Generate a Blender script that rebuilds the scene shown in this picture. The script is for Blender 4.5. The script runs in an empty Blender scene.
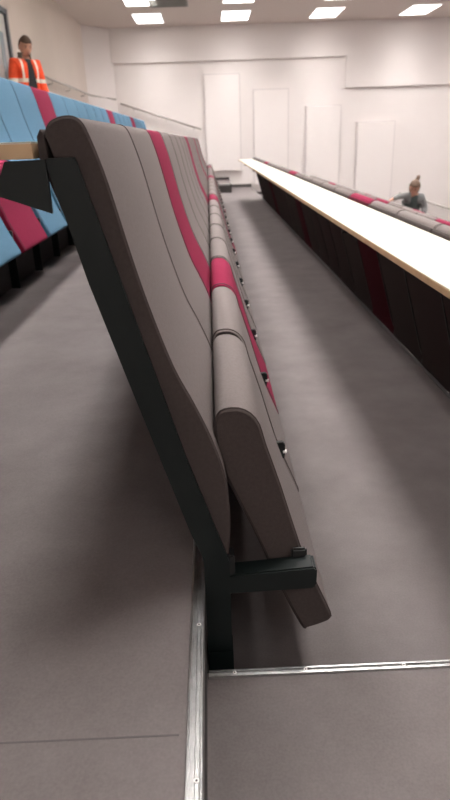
import bpy, bmesh, math, random
from mathutils import Vector, Matrix
random.seed(4)
sc = bpy.context.scene
COL = sc.collection

# ------------------------------------------------------------------ materials
def mat(name, col, rough=.7, metal=0., var=0., vscale=30., bump=0., bscale=300., emit=0., sheen=0., spec=.5, coat=0.):
    m = bpy.data.materials.new(name); m.use_nodes = True
    nt = m.node_tree; b = nt.nodes['Principled BSDF']
    b.inputs['Base Color'].default_value = (*col, 1)
    b.inputs['Roughness'].default_value = rough
    b.inputs['Metallic'].default_value = metal
    b.inputs['Specular IOR Level'].default_value = spec
    b.inputs['Sheen Weight'].default_value = sheen
    b.inputs['Coat Weight'].default_value = coat
    tc = nt.nodes.new('ShaderNodeTexCoord')
    if var:
        n = nt.nodes.new('ShaderNodeTexNoise'); n.inputs['Scale'].default_value = vscale
        n.inputs['Detail'].default_value = 6
        r = nt.nodes.new('ShaderNodeValToRGB')
        r.color_ramp.elements[0].position = .3; r.color_ramp.elements[1].position = .7
        r.color_ramp.elements[0].color = (*[c * (1 - var) for c in col], 1)
        r.color_ramp.elements[1].color = (*[min(1, c * (1 + var)) for c in col], 1)
        nt.links.new(tc.outputs['Object'], n.inputs['Vector'])
        nt.links.new(n.outputs['Fac'], r.inputs['Fac'])
        nt.links.new(r.outputs['Color'], b.inputs['Base Color'])
    if bump:
        n2 = nt.nodes.new('ShaderNodeTexNoise'); n2.inputs['Scale'].default_value = bscale
        bp = nt.nodes.new('ShaderNodeBump'); bp.inputs['Strength'].default_value = bump
        bp.inputs['Distance'].default_value = .002
        nt.links.new(tc.outputs['Object'], n2.inputs['Vector'])
        nt.links.new(n2.outputs['Fac'], bp.inputs['Height'])
        nt.links.new(bp.outputs['Normal'], b.inputs['Normal'])
    if emit:
        b.inputs['Emission Color'].default_value = (1, .965, .94, 1)
        b.inputs['Emission Strength'].default_value = emit
    return m

M = {}
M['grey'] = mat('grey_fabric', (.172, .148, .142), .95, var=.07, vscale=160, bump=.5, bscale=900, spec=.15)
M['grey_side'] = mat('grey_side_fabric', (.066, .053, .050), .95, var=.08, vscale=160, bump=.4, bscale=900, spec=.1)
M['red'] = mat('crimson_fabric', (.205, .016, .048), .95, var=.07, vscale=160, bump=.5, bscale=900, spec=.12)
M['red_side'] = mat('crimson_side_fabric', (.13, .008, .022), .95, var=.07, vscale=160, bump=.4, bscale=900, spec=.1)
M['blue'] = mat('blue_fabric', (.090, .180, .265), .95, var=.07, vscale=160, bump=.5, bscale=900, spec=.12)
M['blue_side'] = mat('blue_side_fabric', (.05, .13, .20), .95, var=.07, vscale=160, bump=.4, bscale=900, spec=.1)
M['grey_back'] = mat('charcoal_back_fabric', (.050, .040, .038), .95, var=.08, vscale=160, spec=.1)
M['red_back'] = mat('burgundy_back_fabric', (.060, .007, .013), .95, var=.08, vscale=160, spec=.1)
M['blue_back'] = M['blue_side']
M['alu_dull'] = mat('dull_aluminium', (.26, .25, .25), .55, metal=1.)
M['piping'] = mat('dark_piping', (.060, .048, .046), .9, spec=.1)
M['steel'] = mat('dark_green_steel', (.006, .0098, .0095), .42, var=.12, vscale=8, spec=.35)
M['black'] = mat('black_plastic', (.012, .012, .012), .5)
M['cap'] = mat('pale_end_cap', (.85, .83, .80), .35)
M['alu'] = mat('worn_aluminium', (.40, .40, .395), .34, metal=1., var=.16, vscale=55, bump=.25, bscale=260)
M['laminate'] = mat('white_laminate', (.62, .60, .50), .32, spec=.5, coat=.1)
M['carcass'] = mat('beech_core', (.48, .33, .19), .55, var=.12, vscale=14)
M['wall'] = mat('warm_white_paint', (.78, .725, .705), .85, var=.02, vscale=1.2)
M['wall_left'] = mat('cream_paint', (.64, .56, .505), .85, var=.02, vscale=1.2)
M['panel'] = mat('white_acoustic_panel', (.80, .745, .725), .8)
M['panel_edge'] = mat('panel_edge', (.66, .61, .60), .8)
M['ceiling'] = mat('ceiling_paint', (.60, .525, .485), .9)
M['lamp'] = mat('lamp_diffuser', (.9, .9, .9), .5, emit=9.0)
def lamp_distribution(m, base, down, n):
    # a panel luminaire sends most of its light straight down
    nt = m.node_tree; b = nt.nodes['Principled BSDF']; g = nt.nodes.new('ShaderNodeNewGeometry')
    d = nt.nodes.new('ShaderNodeVectorMath'); d.operation = 'DOT_PRODUCT'
    nt.links.new(g.outputs['Normal'], d.inputs[0]); nt.links.new(g.outputs['Incoming'], d.inputs[1])
    a = nt.nodes.new('ShaderNodeMath'); a.operation = 'ABSOLUTE'; nt.links.new(d.outputs['Value'], a.inputs[0])
    p = nt.nodes.new('ShaderNodeMath'); p.operation = 'POWER'; p.inputs[1].default_value = n; nt.links.new(a.outputs[0], p.inputs[0])
    q = nt.nodes.new('ShaderNodeMath'); q.operation = 'MULTIPLY_ADD'; q.inputs[1].default_value = down; q.inputs[2].default_value = base
    nt.links.new(p.outputs[0], q.inputs[0]); nt.links.new(q.outputs[0], b.inputs['Emission Strength'])
lamp_distribution(M['lamp'], 4.0, 48., 5)
M['lamp_frame'] = mat('lamp_frame', (.8, .8, .8), .5)
M['vent'] = mat('vent_metal', (.16, .155, .14), .5)
M['base'] = mat('dark_vinyl_baseboard', (.07, .062, .06), .6)
M['riser'] = mat('dark_riser_vinyl', (.035, .03, .029), .75)
M['rail'] = mat('brushed_rail', (.42, .38, .35), .35, metal=.6)
M['door'] = mat('pale_door', (.50, .50, .49), .45)
M['door_frame'] = mat('door_frame', (.10, .11, .12), .5)
M['glass'] = mat('wired_glass', (.35, .43, .47), .12)
M['skin'] = mat('skin', (.52, .27, .19), .6)
M['orange'] = mat('orange_jacket', (.88, .085, .02), .75, var=.12, vscale=14)
M['tape'] = mat('reflective_tape', (.80, .72, .62), .4)
M['darkcloth'] = mat('dark_shirt', (.028, .028, .03), .9)
M['trousers'] = mat('dark_trousers', (.03, .032, .04), .9)
M['hair_brown'] = mat('brown_hair', (.075, .042, .026), .7, var=.3, vscale=60)
M['sweater'] = mat('grey_cardigan', (.20, .20, .20), .9, var=.15, vscale=40)
M['green'] = mat('grey_green_top', (.085, .11, .105), .9, var=.15, vscale=30)
M['hair_light'] = mat('light_brown_hair', (.16, .10, .07), .7, var=.3, vscale=60)
M['hood'] = mat('khaki_collar', (.16, .13, .10), .9)
M['jeans'] = mat('jeans', (.05, .07, .11), .9)
M['shoe'] = mat('shoe', (.02, .02, .02), .6)
M['eye'] = mat('eye', (.03, .02, .02), .3)
M['lip'] = mat('lip', (.40, .13, .11), .5)

# carpet-like vinyl floor, mottled
def floor_mat(name, seam=False):
    m = bpy.data.materials.new(name); m.use_nodes = True
    nt = m.node_tree; b = nt.nodes['Principled BSDF']; b.inputs['Roughness'].default_value = .72
    b.inputs['Specular IOR Level'].default_value = .3
    g = nt.nodes.new('ShaderNodeNewGeometry')
    n1 = nt.nodes.new('ShaderNodeTexNoise'); n1.inputs['Scale'].default_value = 3.5; n1.inputs['Detail'].default_value = 8
    n1.inputs['Roughness'].default_value = .65
    n2 = nt.nodes.new('ShaderNodeTexNoise'); n2.inputs['Scale'].default_value = 220; n2.inputs['Detail'].default_value = 3
    nt.links.new(g.outputs['Position'], n1.inputs['Vector']); nt.links.new(g.outputs['Position'], n2.inputs['Vector'])
    mx = nt.nodes.new('ShaderNodeMath'); mx.operation = 'MULTIPLY_ADD'; mx.inputs[1].default_value = .45
    nt.links.new(n2.outputs['Fac'], mx.inputs[0]); nt.links.new(n1.outputs['Fac'], mx.inputs[2])
    r = nt.nodes.new('ShaderNodeValToRGB')
    r.color_ramp.elements[0].position = .5; r.color_ramp.elements[1].position = .95
    r.color_ramp.elements[0].color = (.110, .093, .091, 1); r.color_ramp.elements[1].color = (.162, .140, .138, 1)
    nt.links.new(mx.outputs[0], r.inputs['Fac']); out = r.outputs['Color']
    nt.links.new(out, b.inputs['Base Color'])
    bp = nt.nodes.new('ShaderNodeBump'); bp.inputs['Strength'].default_value = .25; bp.inputs['Distance'].default_value = .001
    nt.links.new(n2.outputs['Fac'], bp.inputs['Height']); nt.links.new(bp.outputs['Normal'], b.inputs['Normal'])
    return m
M['floor'] = floor_mat('mottled_grey_floor')

# ------------------------------------------------------------------ helpers
def tag(o, label=None, cat=None, group=None, kind=None):
    if label: o['label'] = label
    if cat: o['category'] = cat
    if group: o['group'] = group
    if kind: o['kind'] = kind
    return o

def empty(name, loc=(0, 0, 0), **k):
    o = bpy.data.objects.new(name, None); COL.objects.link(o); o.location = loc
    o.empty_display_size = .1
    return tag(o, **k)

def obj(name, bm, mats, parent=None, smooth=False, loc=None):
    me = bpy.data.meshes.new(name)
    bmesh.ops.recalc_face_normals(bm, faces=bm.faces)
    if smooth:
        for f in bm.faces: f.smooth = True
    bm.to_mesh(me); bm.free()
    for m in (mats if isinstance(mats, (list, tuple)) else [mats]): me.materials.append(m)
    o = bpy.data.objects.new(name, me); COL.objects.link(o)
    if parent: o.parent = parent
    if loc: o.location = loc
    return o

def box(bm, x0, x1, y0, y1, z0, z1, mi=0, bev=0):
    vs = [bm.verts.new(p) for p in [(x0,y0,z0),(x1,y0,z0),(x1,y1,z0),(x0,y1,z0),(x0,y0,z1),(x1,y0,z1),(x1,y1,z1),(x0,y1,z1)]]
    fs = []
    for q in [(0,3,2,1),(4,5,6,7),(0,1,5,4),(1,2,6,5),(2,3,7,6),(3,0,4,7)]:
        f = bm.faces.new([vs[i] for i in q]); f.material_index = mi; fs.append(f)
    if bev:
        es = list({e for f in fs for e in f.edges})
        bmesh.ops.bevel(bm, geom=es, offset=bev, segments=2, affect='EDGES')
    return vs

def bx(*a, **k):
    bm = bmesh.new(); box(bm, *a, **k); return bm

def prism(bm, prof, y0, y1, mi=0, cap=None, inset=0, edge=.006, side0=False):
    """profile of (x, z) points extruded along y; rounded ends when inset > 0"""
    n = len(prof)
    cx = sum(p[0] for p in prof) / n; cz = sum(p[1] for p in prof) / n
    def ring(y, d):
        out = []
        for i, p in enumerate(prof):
            if d:
                a = Vector(prof[i - 1]); b = Vector(prof[(i + 1) % n]); t = (b - a).normalized()
                nn = Vector((-t.y, t.x))
                if nn.dot(Vector((cx, cz)) - Vector(p)) < 0 and area > 0: pass
                q = Vector(p) + nn * d * sgn
            else: q = Vector(p)
            out.append(bm.verts.new((q.x, y, q.y)))
        return out
    area = sum(prof[i][0] * prof[(i + 1) % n][1] - prof[(i + 1) % n][0] * prof[i][1] for i in range(n))
    sgn = 1 if area > 0 else -1
    if inset: rs = [ring(y0, inset), ring(y0 + edge * .35, inset * .35), ring(y0 + edge, 0), ring(y1 - edge, 0), ring(y1 - edge * .35, inset * .35), ring(y1, inset)]
    else: rs = [ring(y0, 0), ring(y1, 0)]
    for a, b in zip(rs[:-1], rs[1:]):
        for i in range(n):
            f = bm.faces.new([a[i], a[(i + 1) % n], b[(i + 1) % n], b[i]]); f.material_index = mi; f.smooth = bool(inset)
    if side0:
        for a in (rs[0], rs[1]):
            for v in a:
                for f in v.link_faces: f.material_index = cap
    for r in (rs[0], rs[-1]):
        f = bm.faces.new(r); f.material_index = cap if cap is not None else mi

def catmull(pts, k=4):
    out = []
    for i in range(len(pts) - 1):
        p0 = Vector(pts[max(0, i - 1)]); p1 = Vector(pts[i]); p2 = Vector(pts[i + 1]); p3 = Vector(pts[min(len(pts) - 1, i + 2)])
        for j in range(k):
            t = j / k
            out.append(tuple(.5 * ((2 * p1) + (p2 - p0) * t + (2 * p0 - 5 * p1 + 4 * p2 - p3) * t * t + (3 * p1 - p0 - 3 * p2 + p3) * t ** 3)))
    out.append(tuple(pts[-1])); return out

def tube(bm, pts, r, seg=8, mi=0, closed=False):
    pts = [Vector(p) for p in pts]; rings = []
    n = len(pts)
    for i, p in enumerate(pts):
        a = pts[i - 1] if i or closed else pts[0]; b = pts[(i + 1) % n] if i < n - 1 or closed else pts[-1]
        t = (b - a).normalized(); up = Vector((0, 1, 0)) if abs(t.y) < .9 else Vector((1, 0, 0))
        u = t.cross(up).normalized(); v = t.cross(u)
        rr = r[i] if isinstance(r, (list, tuple)) else r
        rings.append([bm.verts.new(p + (u * math.cos(2*math.pi*k/seg) + v * math.sin(2*math.pi*k/seg)) * rr) for k in range(seg)])
    m = n if closed else n - 1
    for i in range(m):
        A = rings[i]; B = rings[(i + 1) % n]
        for k in range(seg):
            f = bm.faces.new([A[k], A[(k+1) % seg], B[(k+1) % seg], B[k]]); f.smooth = True; f.material_index = mi
    if not closed:
        bm.faces.new(rings[0]).material_index = mi; bm.faces.new(rings[-1]).material_index = mi

def disc_y(bm, x, z, y0, y1, r, seg=16, mi=0):
    tube(bm, [(x, y0, z), (x, y1, z)], r, seg, mi)

# ------------------------------------------------------------------ layout constants (metres)
T, RISE = 1.10, .37           # tier depth and tier height
XN = -.040                    # edge of the tier above the camera's row
YS, P = .92, .52              # start of rows, seat pitch
YF = 16.3                     # far wall
YB = -3.2                     # wall behind
ZC = 3.51                     # ceiling
XL, XR = -2.66, 8.4
ZW = -2.4

# ------------------------------------------------------------------ floors, risers, nosings
def zt(k): return -RISE * k               # tier 0 is the row of the camera; tier k spans XN+T*k ... XN+T*(k+1)
LAST = 6
for k in range(-2, LAST + 1):
    x0 = XN + T * k if k > -2 else XL - .1
    x1 = XN + T * (k + 1) if k < LAST else XR + .1
    bm = bmesh.new(); z = zt(k)
    box(bm, x0, x1, YB, YF, z - RISE - .03 if k < LAST else z - .2, z)
    o = obj('floor', bm, [M['floor'], M['riser']]); tag(o, kind='structure')
    for f in o.data.polygons:
        if f.normal.x > .9: f.material_index = 1
    if k < LAST and k > -2 and True:
        pass

def nosing_profile(wide):
    # cross section: across (s from outer edge inwards), height
    p = [(0, -.030), (0, .004), (.0012, .0052), (.003, .0052)]
    if wide: gs = ((.0035, .0052), (.0098, .0112), (.0150, .0185))
    else: gs = ((.005, .0115),)
    for a, b in gs: p += [(a, .0050), (a + .0004, .0010), (b - .0004, .0010), (b, .0050)]
    w = .0225 if wide else .0165
    p += [(w - .001, .0045), (w, .0003), (.004, .0003), (.003, -.030)]
    return p

tn = [0]
def nosing(ax, edge, a0, a1, z, sign=1, screws=(), wide=False):
    """aluminium strip along y (ax='y', outer edge at x=edge) or along x (outer edge at y=edge)"""
    tn[0] += 1
    bm = bmesh.new(); pr = nosing_profile(wide); rs = []
    for a in (a0, a1):
        if ax == 'y': rs.append([bm.verts.new((edge + .003 - s, a, z + h)) for s, h in pr])
        else: rs.append([bm.verts.new((a, edge + sign * (.003 - s), z + h)) for s, h in pr])
    n = len(pr)
    for i in range(n): bm.faces.new([rs[0][i], rs[0][(i+1) % n], rs[1][(i+1) % n], rs[1][i]])
    bm.faces.new(rs[0]); bm.faces.new(rs[1])
    o = obj('trim_%d' % tn[0], bm, M['alu'] if wide or ax == 'x' else M['alu_dull']); tag(o, kind='structure')
    for a in screws:
        b2 = bmesh.new()
        off = .0050 if wide else .0053
        x, y = (edge - off, a) if ax == 'y' else (a, edge - sign * off)
        tube(b2, [(x, y, z + .003), (x, y, z + .0052)], .0036, 12)
        tube(b2, [(x, y, z + .0052), (x, y, z + .0054)], .0016, 8, 1)
        obj('screw', b2, [M['cap'], M['black']], o)
    return o

for k in range(-1, LAST + 1):
    nosing('y', XN + T * k, YB + .01, YF - .03, zt(k) + RISE, screws=(.53, .80, 1.35) if k == 0 else (), wide=(k == 0))

# half steps in the near and far aisles
for k in range(-1, LAST):
    x0 = XN + T * k + .0005; x1 = XN + T * k + .55; z = zt(k)
    for (y0, y1, near) in ((YB + .01, .878, True), (14.68, YF - .02, False)):
        o = obj('floor', bx(x0, x1, y0, y1, z, z + .185), [M['floor'], M['riser']]); tag(o, kind='structure')
        for f in o.data.polygons:
            if abs(f.normal.z) < .5: f.material_index = 1
        nosing('y', x1, y0, y1, z + .185)
        if near: nosing('x', .878, x0 + .003, x1 - .03, z + .185, 1, screws=(.012, .145, .33) if k == 0 else ())
        else: nosing('x', 14.68, x0 + .001, x1 - .03, z + .185, -1)

# thin welded joint in the vinyl of the upper tier
obj('trim_90', bx(-1.1, XN - .03, .598, .6005, RISE, RISE + .0006), M['base'])['kind'] = 'structure'

# ------------------------------------------------------------------ walls and ceiling
def S(o): o['kind'] = 'structure'; return o
S(obj('ceiling', bx(XL - .3, XR + .2, YB - .2, YF + .3, ZC, ZC + .15), M['ceiling']))
S(obj('wall_left', bx(XL - .15, XL, YB, 15.75, ZW, ZC), M['wall_left']))
bm = bmesh.new()
vs = []
for z in (ZW, ZC):
    for x, y in ((XL, 15.72), (-2.07, YF + .02), (-2.3, YF + .2), (XL - .15, 15.9)): vs.append(bm.verts.new((x, y, z)))
bm.faces.new(vs[:4]); bm.faces.new(vs[4:])
for i in range(4): bm.faces.new([vs[i], vs[(i+1) % 4], vs[4 + (i+1) % 4], vs[4 + i]])
S(obj('wall_corner', bm, M['wall']))
S(obj('wall_far', bx(-2.3, XR, YF, YF + .15, ZW, ZC), M['wall']))
S(obj('wall_right', bx(XR, XR + .15, YB, YF, ZW, ZC), M['wall']))
S(obj('wall_near', bx(XL, XR, YB - .15, YB, ZW, ZC), M['wall']))
# projecting upper band, stepping down towards the right
bm = bmesh.new()
prof = [(-2.12, ZC - .001), (-2.12, 2.80), (3.31, 2.80), (3.31, 2.145), (XR - .001, 2.145), (XR - .001, ZC - .001)]
prism(bm, prof, YF - .05, YF + .001)
S(obj('trim_bulkhead', bm, M['wall']))
# baseboards stepping down the far wall
for k in range(-1, LAST + 1):
    x0 = XN + T * k; x1 = XN + T * (k + 1) if k < LAST else XR
    bm = bmesh.new(); z = zt(k)
    if k < LAST:
        box(bm, x0 + .004, x0 + .55, YF - .012, YF, z + .186, z + .246)
        box(bm, x0 + .551, x1, YF - .012, YF, z + .001, z + .07)
    else: box(bm, x0 + .004, x1, YF - .012, YF, z + .001, z + .07)
    S(obj('baseboard_far', bm, M['base']))
S(obj('baseboard_left', bx(XL, XL + .012, YB, 15.7, .741, .80), M['base']))

# four tall panels on the far wall
for i, (x0, x1, zt_) in enumerate([(-.01, .80, 2.50), (1.15, 1.95, 2.15), (2.40, 3.21, 1.76), (3.65, 4.53, 1.37)]):
    words = ['tallest-set white wall panel, leftmost of the four on the far wall', 'white wall panel second from the left on the far wall',
             'white wall panel third from the left on the far wall', 'lowest white wall panel on the far wall, nearest the bending person']
    e = empty('wall_panel', ((x0 + x1) / 2, YF, zt_ - 2.1), label=words[i], cat='wall panel', group='white panels on the far wall')
    w = (x1 - x0) / 2
    obj('panel_board', bx(-w, w, -.075, -.001, 0, 2.1, bev=.006), M['panel'], e)
    bm = bmesh.new()
    box(bm, w + .002, w + .03, -.045, -.001, 0, 2.1)
    box(bm, -w - .03, -w - .002, -.045, -.001, 0, 2.1)
    box(bm, -w - .03, w + .03, -.045, -.001, 2.102, 2.13)
    obj('panel_frame', bm, M['panel_edge'], e)

# handrails
def rail(pts, brs, label, out):
    e = empty('handrail', pts[0], label=label, cat='handrail')
    o0 = Vector(pts[0])
    bm = bmesh.new(); tube(bm, [Vector(p) - o0 for p in pts], .021, 10)
    obj('rail_tube', bm, M['rail'], e)
    for q, wl in brs:
        q = Vector(q) - o0; bm = bmesh.new()
        wl = Vector(wl) - o0
        tube(bm, [q, q - Vector((0, 0, .06)), (q + wl) / 2 - Vector((0, 0, .07)), wl - Vector((0, 0, .07))], .007, 6)
        obj('rail_bracket', bm, M['rail'], e)
rail([(XL + .09, 9.95, 2.14), (XL + .09, 15.62, 2.12), (-2.10, 16.18, 2.05)],
     [((XL + .09, y, 2.13), (XL + .002, y, 2.13)) for y in (10.3, 11.8, 13.3, 14.8)],
     'grey handrail fixed along the left wall behind the person in orange', 1)
rail([(-2.0, YF - .09, 1.965), (-.12, YF - .09, 1.345)],
     [((x, YF - .09, 1.965 - .33 * (x + 2.0)), (x, YF - .002, 1.965 - .33 * (x + 2.0))) for x in (-1.7, -.95, -.3)],
     'sloping grey handrail on the far wall above the end of the blue row', 1)
rail([(4.75, YF - .09, -.26), (7.6, YF - .09, -1.20)],
     [((x, YF - .09, -.26 - .33 * (x - 4.75)), (x, YF - .002, -.26 - .33 * (x - 4.75))) for x in (4.9, 5.9, 6.9)],
     'sloping handrail on the far wall right of the bending person', 1)

# door in the left wall beside the person in orange
S(obj('door_1', bx(XL + .001, XL + .03, 8.62, 9.62, .745, 2.72), M['door']))
d = bpy.data.objects['door_1']
bm = bmesh.new(); box(bm, XL + .001, XL + .06, 8.52, 8.60, .745, 2.80); box(bm, XL + .001, XL + .06, 9.64, 9.72, .745, 2.80); box(bm, XL + .001, XL + .06, 8.52, 9.72, 2.74, 2.80)
obj('door_frame', bm, M['door_frame'], d)
obj('door_glass', bx(XL + .031, XL + .036, 9.28, 9.46, 1.3, 2.5), M['glass'], d)
bm = bmesh.new(); tube(bm, [(XL + .03, 9.53, 1.55), (XL + .08, 9.53, 1.55), (XL + .08, 9.53, 2.05), (XL + .03, 9.53, 2.05)], .012, 8)
obj('door_handle', bm, M['rail'], d)

# ------------------------------------------------------------------ ceiling lamps and vent
lx = [-1.13, .70, 2.62, 4.60, 6.5]
rows = [15.15, 13.25, 10.6, 8.4, 6.2, 4.1, 2.0, -2.2]
ordn = ['leftmost', 'second', 'third', 'fourth', 'fifth']
for j, y in enumerate(rows):
    for i, x in enumerate(lx):
        if j < 2: lab = 'bright rectangular ceiling light, %s from the left in the %s row' % (ordn[i], ['row closest to the far wall', 'second row from the far wall'][j].replace('row ', '', 0))
        else: lab = 'bright rectangular ceiling light, %s from the left, %s rows nearer than the visible lights' % (ordn[i], ['one', 'two', 'three', 'four', 'five', 'six'][j - 2])
        lab = lab.replace('in the row closest to the far wall row', 'in the row closest to the far wall').replace('in the second row from the far wall row', 'in the second row from the far wall')
        e = empty('ceiling_light', (x, y, ZC), label=lab, cat='ceiling light', group='ceiling lights')
        bm = bmesh.new()
        for a in ((-.30, .30, -.56, -.545), (-.30, .30, .545, .56), (-.30, -.285, -.545, .545), (.285, .30, -.545, .545)): box(bm, *a, -.014, -.001)
        obj('light_frame', bm, M['lamp_frame'], e)
        obj('diffuser', bx(-.284, .284, -.544, .544, -.011, -.001), M['lamp'], e)
e = empty('ceiling_vent', (-.62, 13.62, ZC), label='dark grey ventilation grille in the ceiling between the lights', cat='vent')
bm = bmesh.new()
for a in ((-.36, .36, -.32, -.29), (-.36, .36, .29, .32), (-.36, -.33, -.29, .29), (.33, .36, -.29, .29)): box(bm, *a, -.025, -.001)
obj('vent_frame', bm, M['vent'], e)
obj('vent_back', bx(-.33, .33, -.29, .29, -.006, -.001), M['black'], e)
bm = bmesh.new()
for i in range(9): box(bm, -.33, .33, -.27 + i * .065, -.235 + i * .065, -.02, -.012)
obj('slats', bm, M['vent'], e)

# ------------------------------------------------------------------ the folding seats
front = [(-.2235, 1.122), (-.214, 1.139), (-.192, 1.146), (-.173, 1.140), (-.160, 1.112), (-.143, 1.055), (-.119, .952), (-.098, .872),
         (-.068, .777), (-.037, .708), (-.013, .648), (.006, .582), (.013, .515), (.013, .465), (.009, .412)]
fc = catmull(front, 4)
back_line = [(-.010, .402), (-.028, .41), (-.052, .53), (-.122, .775), (-.163, .92), (-.208, 1.07)]
back_prof = fc + back_line
shell_prof = [(-.2245, 1.126), (-.229, 1.131), (-.2345, 1.122), (-.2345, 1.09), (-.218, 1.04), (-.180, .92), (-.139, .773), (-.053, .472), (-.036, .395), (-.0355, .374), (-.030, .374), (-.043, .472), (-.128, .773), (-.168, .92), (-.222, 1.09)]
seat_raw = [(-.004, .600), (-.006, .650), (.000, .671), (.012, .680), (.036, .681), (.057, .670), (.072, .648), (.082, .61), (.110, .52), (.146, .392), (.180, .300), (.210, .226), (.210, .211), (.200, .203), (.164, .190), (.153, .196), (.114, .286), (.060, .43), (.012, .545)]
seat_prof = catmull(seat_raw + [seat_raw[0]], 2)[:-1]
frame_prof = [(-.223, 1.088), (-.220, 1.094), (-.184, 1.094), (-.181, 1.086), (-.120, .858), (-.057, .622), (-.004, .450), (.010, .405), (.010, 0), (-.0365, 0), (-.0365, .415), (-.057, .472), (-.143, .773), (-.184, .92)]

def make_seat(colour, end=False, far_end=False, upper=False):
    e = empty('auditorium_seat')
    W = P
    # steel support on the near side
    bm = bmesh.new(); prism(bm, frame_prof, 0, .009 if end else .007)
    if end: 
        bmesh.ops.bevel(bm, geom=[ed for ed in bm.edges if len(ed.link_faces) == 2 and ed.calc_face_angle(0) > 1.2], offset=.0012, segments=1, affect='EDGES')
    fr = obj('support_frame', bm, M['steel'], e)
    ya, yb = (.009, .050) if end else (.007, .014)
    bm = bmesh.new(); prism(bm, [(-.010, .324), (.165, .329), (.171, .335), (.172, .372), (.167, .379), (-.010, .366)], ya if end else 0.0, yb)
    bmesh.ops.bevel(bm, geom=list(bm.edges), offset=.003 if end else .0015, segments=2, affect='EDGES')
    obj('support_arm', bm, M['steel'], fr)
    if end:
        bm = bmesh.new(); box(bm, -.0375, .0115, -.003, .045, 0, .198, bev=.003)
        obj('foot_sleeve', bm, M['steel'], fr)
        bm = bmesh.new(); box(bm, .128, .158, .044, .0555, .366, .394, bev=.004)
        obj('pivot_block', bm, M['black'], fr)
        bm = bmesh.new(); box(bm, .006, .020, .012, .04, .36, .41, bev=.003)
        obj('hinge_block', bm, M['black'], fr)
    if far_end:
        bm = bmesh.new(); prism(bm, frame_prof, P - .001, P + .008)
        obj('support_frame', bm, M['steel'], e)
    bm = bmesh.new(); tube(bm, [(.166, ya - .004 if not end else .012, .351), (.176, ya - .004 if not end else .012, .351)], .0048, 10)
    if not end and not upper: obj('end_cap', bm, M['cap'], fr)
    else: bm.free()
    y0, y1 = (.013, W - .001) if end else (.0085, W - .001)
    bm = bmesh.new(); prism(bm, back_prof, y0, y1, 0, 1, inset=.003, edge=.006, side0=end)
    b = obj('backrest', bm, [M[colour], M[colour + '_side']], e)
    for yy in (y0 + .0055,):
        bm = bmesh.new(); tube(bm, [(x - .0005, yy, z) for x, z in fc], .0014, 6)
        obj('piping', bm, M['piping'], b)
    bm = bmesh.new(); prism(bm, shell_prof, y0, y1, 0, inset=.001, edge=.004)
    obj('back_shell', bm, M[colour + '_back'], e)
    y0, y1 = (.056, W - .008) if end else ((.034, W - .028) if upper else (.020, W - .006))
    sp = [(x, .68 - (.68 - z) * .86) for x, z in seat_prof] if upper else seat_prof
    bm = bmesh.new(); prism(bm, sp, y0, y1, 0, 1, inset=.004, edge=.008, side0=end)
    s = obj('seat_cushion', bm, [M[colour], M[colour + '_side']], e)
    bm = bmesh.new(); tube(bm, [(x - .0005, y0 + .007, z) for x, z in sp], .0018, 6, closed=True)
    obj('piping', bm, M['piping'], s)
    return e

def children(o): return KIDS[o.name]
KIDS = {}
def index(o):
    KIDS[o.name] = list(o.children)
    for c in o.children: index(c)
def copy_tree(o, parent=None):
    c = o.copy(); COL.objects.link(c); c.parent = parent
    for ch in KIDS[o.name]: copy_tree(ch, c)
    return c

protos = {}
ORD = ['first', 'second', 'third', 'fourth', 'fifth', 'sixth', 'seventh', 'eighth', 'ninth', 'tenth', 'eleventh', 'twelfth', 'thirteenth', 'fourteenth',
       'fifteenth', 'sixteenth', 'seventeenth', 'eighteenth', 'nineteenth', 'twentieth', 'twenty-first', 'twenty-second', 'twenty-third', 'twenty-fourth', 'twenty-fifth', 'twenty-sixth']
seat_rows = [  # tier, first index, count, base colour, red indices, phrase
    (0, 0, 23, 'grey', (2, 8, 14, 20), 'the nearest row'),
    (1, 0, 23, 'grey', (5, 11, 17), 'the row below the right desk'),
    (2, 3, 23, 'grey', (8, 12, 18), 'the second row on the right'),
    (3, 5, 23, 'grey', (10, 16, 22), 'the third row on the right'),
    (-1, 2, 25, 'blue', (4, 8, 15, 20), 'the upper left row')]
CN = {'grey': 'grey', 'red': 'crimson', 'blue': 'light blue'}
for tier, i0, n, base, reds, phrase in seat_rows:
    for i in range(i0, n):
        colour = 'red' if i in reds else base
        end = (i == i0 and i0 == 0); fe = (i == n - 1)
        key = (colour, end, fe, tier < 0)
        if key not in protos:
            e = make_seat(colour, end, fe, tier < 0); protos[key] = e; bpy.context.view_layer.update(); index(e)
        else: e = copy_tree(protos[key])
        e.location = (T * tier, YS + P * i, zt(tier))
        if i0 == 0 or base == 'blue' and False:
            where = '%s from the near end of %s' % (ORD[i], phrase)
        else: where = '%s from the far end of %s' % (ORD[n - 1 - i], phrase)
        if end and tier == 0: lab = 'foreground grey folding seat with dark steel end frame, first of the nearest row'
        else: lab = '%s folding seat, %s' % (CN[colour], where)
        tag(e, lab, 'seat', 'folding seats of ' + phrase)

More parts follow.
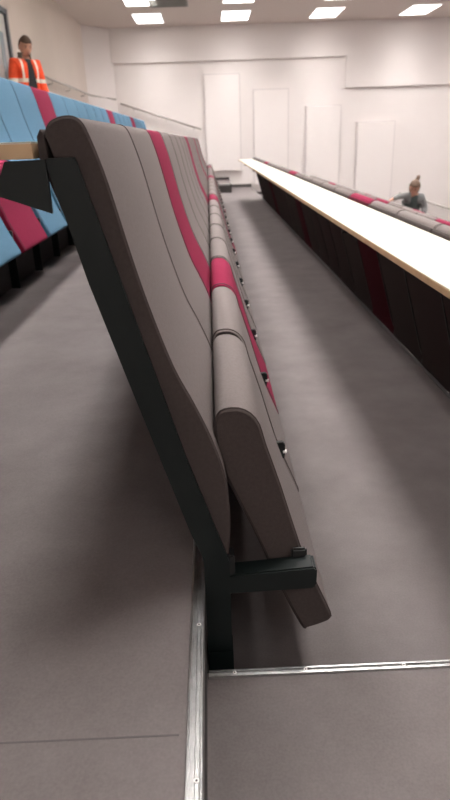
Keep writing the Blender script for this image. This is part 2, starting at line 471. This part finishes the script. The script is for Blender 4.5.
# ------------------------------------------------------------------ continuous desks behind the backs
def desk(tier, y0, y1, label, nb):
    ox, oz = T * tier, zt(tier)
    e = empty('writing_desk', (ox - .37, y0, oz + 1.0935), label=label, cat='desk', group='long desks behind the seat rows')
    L = y1 - y0; a, b = -.14, .130     # board from x -.51 to -.24
    bm = bmesh.new(); box(bm, a, b, 0, L, 0, .0195, bev=.0012)
    obj('desk_board', bm, M['carcass'], e)
    obj('desk_surface', bx(a + .001, b - .001, .001, L - .001, .0196, .0222), M['laminate'], e)
    pr = [(.1465, 0), (.090, -.001), (.082, -.018), (.06, -.028), (-.11, -.030), (-.11, -.040), (.0, -.042), (.074, -.046), (.1465, -.072)]
    for q in range(nb):
        yy = P * q * 4 + .0005
        bm = bmesh.new(); prism(bm, [(x, z - .001) for x, z in pr], yy, yy + .0065)
        # little upright tab that carries the board
        box(bm, -.105, -.085, yy, yy + .0065, -.030, -.001)
        obj('desk_bracket', bm, M['steel'], e)
desk(0, YS, YS + P * 23, 'wood-edged white desk behind the nearest grey row, seen end-on at left', 6)
desk(1, YS, YS + P * 23, 'long white desk with wooden edge running into the distance on the right', 6)
desk(2, YS + P * 3, YS + P * 23, 'white desk hidden behind the second row of seats on the right', 5)
desk(3, YS + P * 5, YS + P * 23, 'white desk farthest down the hall, behind the third row on the right', 5)
desk(-1, YS + P * 2, YS + P * 25, 'long desk behind the blue seats, beside the person in orange', 6)

# ------------------------------------------------------------------ people
def skin(name, V, E, R, m, parent=None, lvl=2, mats=None):
    me = bpy.data.meshes.new(name); me.from_pydata(V, E, []); o = bpy.data.objects.new(name, me); COL.objects.link(o)
    me.materials.append(m)
    s = o.modifiers.new('skin', 'SKIN'); s.use_smooth_shade = True
    for i, r in enumerate(R):
        sv = me.skin_vertices[0].data[i]; sv.radius = r if isinstance(r, tuple) else (r, r); sv.use_root = (i == 0)
    u = o.modifiers.new('sub', 'SUBSURF'); u.levels = lvl; u.render_levels = lvl
    if parent: o.parent = parent
    return o

def bake(o):
    """turn modifiers into plain mesh"""
    dg = bpy.context.evaluated_depsgraph_get(); dg.update()
    me = bpy.data.meshes.new_from_object(o.evaluated_get(dg)); old = o.data
    o.modifiers.clear(); o.data = me
    return o

def head_bm(r=.078):
    bm = bmesh.new(); bmesh.ops.create_uvsphere(bm, u_segments=24, v_segments=18, radius=1)
    for v in bm.verts:
        x, y, z = v.co           # face looks to -y
        w = .076 * (1 - .18 * max(0, -z) ** 2)
        yy = y * .095
        if y < 0: yy *= 1 - .10 * max(0, -z)
        if z < -.2 and y > 0: yy *= 1 - .45 * (-z - .2)
        zz = z * .115
        nx = x * w
        if y < -.6 and abs(x) < .22 and -.35 < z < .15:         # nose
            yy -= .020 * (1 - abs(x) / .22) * (1 - (z + .35) / .5) ** .7
        if y < -.6 and .02 < z < .28 and .2 < abs(x) < .6: yy += .008   # eye sockets
        if z < -.75 and y < 0: yy -= .006                        # chin
        v.co = (nx, yy, zz)
    for s in (-1, 1):                                            # ears
        q = bmesh.ops.create_uvsphere(bm, u_segments=8, v_segments=6, radius=1)
        for v in q['verts']: v.co = (s * (.077 + v.co.x * .008), .006 + v.co.y * .018, -.005 + v.co.z * .032)
    return bm

def hand_chain(V, E, R, wrist, tip_dir, side, s=1.):
    """palm and five bent fingers as branches of the skeleton; wrist = vertex index"""
    w = Vector(V[wrist]); d = Vector(tip_dir).normalized(); sd = Vector(side).normalized(); nrm = d.cross(sd).normalized()
    V.append(tuple(w + d * .05 * s)); palm = len(V) - 1; E.append((wrist, palm)); R.append((.030 * s, .017 * s))
    return palm, d, sd, nrm

def fingers(palm, d, sd, nrm, s=1.):
    bm = bmesh.new()
    q = bmesh.ops.create_uvsphere(bm, u_segments=16, v_segments=12, radius=1)
    for v in q['verts']:
        x, y, z = v.co
        z = math.copysign(abs(z) ** .7, z); x = math.copysign(abs(x) ** .8, x)
        v.co = palm + d * (z * .058 - .006) * s + sd * x * .041 * s * (1 + .1 * z) + nrm * y * .016 * s
    for i, (off, ln) in enumerate(((-.030, .068), (-.010, .078), (.010, .073), (.029, .058))):
        b = palm + d * .03 * s + sd * off * s
        p = [b, b + d * ln * .45 * s + nrm * .004, b + d * ln * .75 * s + nrm * .016 * s, b + d * ln * .92 * s + nrm * .034 * s]
        tube(bm, p, [.0095 * s, .009 * s, .008 * s, .006 * s], 8)
    b = palm - d * .02 * s - sd * .028 * s
    tube(bm, [b, b - sd * .025 * s + d * .02 * s, b - sd * .032 * s + d * .05 * s + nrm * .01, b - sd * .026 * s + d * .068 * s + nrm * .018], [.012 * s, .011 * s, .010 * s, .007 * s], 8)
    return bm

def join_into(base, bms):
    bm = bmesh.new(); bm.from_mesh(base.data)
    for b, mtx in bms:
        me = bpy.data.meshes.new('t'); b.to_mesh(me); b.free(); me.transform(mtx); bm.from_mesh(me); bpy.data.meshes.remove(me)
    for f in bm.faces: f.smooth = True
    bmesh.ops.recalc_face_normals(bm, faces=bm.faces)
    bm.to_mesh(base.data); bm.free()

def cut(bm, co, no):
    bmesh.ops.bisect_plane(bm, geom=bm.verts[:] + bm.edges[:] + bm.faces[:], plane_co=co, plane_no=no)

def trousers(m, parent, y0=.01, pel=None):
    px, py = (0, .01) if pel is None else pel
    TV = [(px, py, 1.00), (px, py, .93), (px, py + .005, .86), (.085, .01, .76), (.10, -.01, .50), (.105, .02, .07), (-.085, .01, .76), (-.10, -.01, .50), (-.105, .02, .07)]
    return bake(skin('trousers', TV, [(0,1),(1,2),(2,3),(3,4),(4,5),(2,6),(6,7),(7,8)], [(.150,.118),(.162,.125),(.165,.125),.098,.078,.066,.098,.078,.066], m, parent))

def face_bits(parent, M_head, beard=None):
    for s in (-1, 1):
        bm = bmesh.new(); bmesh.ops.create_uvsphere(bm, u_segments=8, v_segments=6, radius=.009)
        o = obj('eye', bm, M['eye'], parent, True); o.data.transform(M_head @ Matrix.Translation((s * .030, -.080, .012)))
        bm = bmesh.new(); tube(bm, [(s * .014, -.091, .030), (s * .030, -.089, .035), (s * .046, -.078, .030)], .004, 6)
        o = obj('eyebrow', bm, M['hair_brown'], parent); o.data.transform(M_head)
    bm = bmesh.new(); tube(bm, [(-.022, -.081, -.055), (0, -.088, -.056), (.022, -.081, -.055)], [.003, .0055, .003], 6)
    o = obj('mouth', bm, M['lip'], parent); o.data.transform(M_head)

def hair_bm(top=.012, low=-.35):
    bm = bmesh.new(); bmesh.ops.create_uvsphere(bm, u_segments=24, v_segments=18, radius=1)
    kill = [v for v in bm.verts if (v.co.z < .38 and v.co.y < -.15) or v.co.z < low or (v.co.z < .12 and v.co.y < .12)]
    for v in bm.verts:
        x, y, z = v.co; k = 1 + .03 * math.sin(9 * x + 7 * y)
        v.co = (x * (.076 + top * .7) * k, y * (.095 + top * .8), z * (.115 + top * 1.1) * k)
    bmesh.ops.delete(bm, geom=kill, context='VERTS')
    ret = bmesh.ops.solidify(bm, geom=bm.faces, thickness=.008)
    return bm

# --- man in the orange jacket, standing on the top tier, half turned, looking down
e = empty('person', (-2.37, 9.40, .74), label='person in open orange high-visibility jacket standing beside the left wall', cat='person')
e.rotation_euler.z = math.radians(46); e.scale = (.96, .96, .96)
V = [(0, .01, .95), (0, .0, 1.10), (0, .0, 1.28), (0, .01, 1.42), (0, .0, 1.50), (0, -.02, 1.56),
     (.17, .01, 1.44), (.225, .0, 1.16), (.235, -.10, .93), (-.17, .01, 1.44), (-.225, .02, 1.16), (-.23, -.06, .92),
     (.095, .01, .88), (.10, -.01, .50), (.10, .02, .09), (.105, -.13, .04), (-.095, .01, .88), (-.10, -.01, .50), (-.10, .02, .09), (-.105, -.13, .04)]
Ed = [(0,1),(1,2),(2,3),(3,4),(4,5),(3,6),(6,7),(7,8),(3,9),(9,10),(10,11),(0,12),(12,13),(13,14),(14,15),(0,16),(16,17),(17,18),(18,19)]
R = [(.11,.09),(.125,.09),(.145,.10),(.12,.09),.055,.052, .058,.044,.030, .058,.044,.030, .070,.055,.034,.028, .070,.055,.034,.028]
pr = hand_chain(V, Ed, R, 8, (.05, -.35, -.9), (-1, 0, 0)); pl = hand_chain(V, Ed, R, 11, (-.05, -.35, -.9), (1, 0, 0))
body = bake(skin('body', V, Ed, R, M['skin'], e))
Mh = Matrix.Translation((.0, -.055, 1.640)) @ Matrix.Rotation(math.radians(-12), 4, 'Z') @ Matrix.Rotation(math.radians(24), 4, 'X') @ Matrix.Scale(1.06, 4)
join_into(body, [(head_bm(), Mh)] + [(fingers(Vector(V[p[0]]), *p[1:]), Matrix.Identity(4)) for p in (pr, pl)])
face_bits(e, Mh)
h = obj('hair', hair_bm(.014), M['hair_brown'], e, True); h.data.transform(Mh)
JV = [(0,.015,.78),(0,.01,1.08),(0,.01,1.30),(0,.015,1.44),(.175,.01,1.45),(.228,.0,1.16),(.238,-.09,.97),(-.175,.01,1.45),(-.228,.02,1.16),(-.232,-.05,.96)]
JE = [(0,1),(1,2),(2,3),(3,4),(4,5),(5,6),(3,7),(7,8),(8,9)]
JR = [(.195,.14),(.18,.14),(.185,.145),(.14,.11),.075,.066,.056,.075,.066,.056]
jk = bake(skin('jacket', JV, JE, JR, M['orange'], e))
jk.data.materials.append(M['tape'])
bm = bmesh.new(); bm.from_mesh(jk.data)
for z in (1.00, 1.05, 1.20, 1.25): cut(bm, (0, 0, z), (0, 0, 1))
for x in (-.125, -.095, .095, .125): cut(bm, (x, 0, 0), (1, 0, 0))
cut(bm, (-.030, 0, 1.45), (1, 0, -.12)); cut(bm, (.045, 0, 1.45), (1, 0, .12))
kill = []
for f in bm.faces:
    c = f.calc_center_median(); f.smooth = True
    if 1.00 < c.z < 1.05 or 1.20 < c.z < 1.25: f.material_index = 1
    if .095 < abs(c.x) < .125 and c.z > 1.25 and c.y < .12: f.material_index = 1
    if c.y < -.01 and -.030 - .12 * (1.45 - c.z) < c.x < .045 + .12 * (1.45 - c.z): kill.append(f)
bmesh.ops.delete(bm, geom=kill, context='FACES')
bm.to_mesh(jk.data); bm.free()
jk.modifiers.new('thickness', 'SOLIDIFY').thickness = .012
# turned-up collar of the jacket and the dark shirt under it
bm = bmesh.new(); tube(bm, [(0, .015, 1.47), (0, .005, 1.53), (0, .0, 1.575)], [.10, .088, .092], 18)
bmesh.ops.delete(bm, geom=[f for f in bm.faces if f.calc_center_median().y < -.06 or abs(f.normal.z) > .9], context='FACES')
bmesh.ops.solidify(bm, geom=bm.faces, thickness=.01)
obj('jacket_collar', bm, M['hood'], e, True)
bake(skin('shirt', [(0,.01,.84),(0,.01,.95),(0,.0,1.10),(0,.0,1.28),(0,.005,1.43),(0,-.005,1.53)], [(0,1),(1,2),(2,3),(3,4),(4,5)], [(.165,.13),(.172,.134),(.158,.122),(.168,.128),(.125,.105),.068], M['darkcloth'], e))
trousers(M['trousers'], e)
for s in (-1, 1):
    bm = bmesh.new(); box(bm, s*.105-.052, s*.105+.052, -.19, .085, 0.002, .105, bev=.035); obj('shoe', bm, M['shoe'], e, True)

# --- woman bending over the seats lower down the hall
e = empty('person', (3.77, 12.03, -1.11), label='person with hair in a bun bending over the lower seats on the right', cat='person')
dz = -.055
V = [(.02,.06,.88),(.02,.02,1.00+dz),(.0,-.06,1.12+dz),(-.01,-.12,1.20+dz),(-.02,-.17,1.25+dz),(-.03,-.21,1.28+dz),
     (-.16,-.14,1.22+dz),(-.30,-.18,1.205+dz),(-.44,-.23,1.16+dz), (.15,-.11,1.19+dz),(.23,-.08,.98+dz),(.20,-.18,.84+dz),
     (.085,.02,.80),(.10,-.01,.50),(.105,.02,.09),(.105,-.11,.04),(-.085,.02,.80),(-.10,-.01,.50),(-.105,.02,.09),(-.105,-.11,.04)]
R = [(.11,.09),(.12,.09),(.125,.09),(.10,.08),.048,.046,.050,.038,.026,.050,.038,.026,.070,.052,.034,.028,.070,.052,.034,.028]
pr = hand_chain(V, Ed2 := list(Ed[:19]), R, 8, (-.85,-.3,-.35), (0,-1,.2), .92); pl = hand_chain(V, Ed2, R, 11, (-.2,-.6,-.8), (-1,0,0), .92)
body = bake(skin('body', V, Ed2, R, M['skin'], e))
Mh = Matrix.Translation((-.045, -.265, 1.355 + dz)) @ Matrix.Rotation(math.radians(-22), 4, 'Z') @ Matrix.Rotation(math.radians(10), 4, 'Y') @ Matrix.Rotation(math.radians(28), 4, 'X') @ Matrix.Scale(1.03, 4)
join_into(body, [(head_bm(), Mh)] + [(fingers(Vector(V[p[0]]), *p[1:], .92), Matrix.Identity(4)) for p in (pr, pl)])
face_bits(e, Mh)
h = obj('hair', hair_bm(.034, -.85), M['hair_light'], e, True); h.data.transform(Mh)
bm = bmesh.new(); bmesh.ops.create_uvsphere(bm, u_segments=14, v_segments=10, radius=1)
for v in bm.verts: v.co = Vector((v.co.x * .036, v.co.y * .036, v.co.z * .060)) * (1 + .08 * math.sin(14 * v.co.z + 9 * v.co.x))
o = obj('hair_bun', bm, M['hair_light'], e, True); o.data.transform(Matrix.Translation((.025, -.21, 1.515 + dz)) @ Matrix.Rotation(.25, 4, 'Y'))
CV = [(.02,.06,.84),(.02,.02,1.00+dz),(.0,-.06,1.12+dz),(-.01,-.115,1.19+dz),(-.16,-.14,1.22+dz),(-.30,-.18,1.205+dz),(-.42,-.225,1.165+dz),(.15,-.11,1.19+dz),(.235,-.08,.98+dz),(.205,-.165,.88+dz)]
cd = bake(skin('cardigan', CV, JE, [(.185,.13),(.165,.125),(.165,.115),(.125,.095),.070,.054,.044,.078,.066,.052], M['sweater'], e))
bm = bmesh.new(); bm.from_mesh(cd.data)
cut(bm, (-.07, 0, 1.1), (1, 0, 0)); cut(bm, (.05, 0, 1.1), (1, 0, .15)); cut(bm, (0, -.02, 1.1), (0, 1, .75))
for f in bm.faces: f.smooth = True
bmesh.ops.delete(bm, geom=[f for f in bm.faces if (lambda c: -.07 < c.x < .05 - .15 * (c.z - 1.1) and c.y + .02 + .75 * (c.z - 1.1) < 0)(f.calc_center_median())], context='FACES')
bm.to_mesh(cd.data); bm.free()
cd.modifiers.new('thickness', 'SOLIDIFY').thickness = .008
bake(skin('top', [(.02,.05,.80),(.02,.05,.90),(.02,.015,1.00+dz),(.0,-.065,1.12+dz),(-.01,-.125,1.20+dz),(-.02,-.17,1.255+dz)], [(0,1),(1,2),(2,3),(3,4),(4,5)], [(.172,.135),(.170,.135),(.152,.120),(.152,.120),(.125,.105),.078], M['green'], e))
trousers(M['jeans'], e, pel=(.02, .04))
for x in (.105, -.105):
    bm = bmesh.new(); box(bm, x-.049, x+.049, -.18, .08, 0.002, .10, bev=.033); obj('shoe', bm, M['shoe'], e, True)

# ------------------------------------------------------------------ world, camera, view
w = bpy.data.worlds.new('world'); sc.world = w; w.use_nodes = True
w.node_tree.nodes['Background'].inputs['Color'].default_value = (.5, .47, .45, 1)
w.node_tree.nodes['Background'].inputs['Strength'].default_value = .05

cd_ = bpy.data.cameras.new('camera'); cam = bpy.data.objects.new('camera', cd_); COL.objects.link(cam); sc.camera = cam
FPX = 620.
cd_.sensor_fit = 'VERTICAL'; cd_.sensor_height = 24; cd_.lens = 24 * FPX / 800
cd_.clip_start = .02; cd_.clip_end = 60
Rv = Vector((0.99912384, -0.02676379, -0.03217542)); Uv = Vector((0.04002753, 0.38658815, 0.92138342)); Fv = Vector((0.01222108, 0.92186404, -0.38732072))
Uv = Rv.cross(Fv)
mtx = Matrix((Rv, Uv, -Fv)).transposed().to_4x4(); mtx.translation = (0, 0, 1.11)
cam.matrix_world = mtx
cd_.dof.use_dof = True; cd_.dof.focus_distance = 1.15; cd_.dof.aperture_fstop = 4.2

vs_ = sc.view_settings
sc.display_settings.display_device = 'sRGB'
vs_.view_transform = 'Standard'; vs_.look = 'None'; vs_.gamma = 1; vs_.use_curve_mapping = False
vs_.exposure = .3
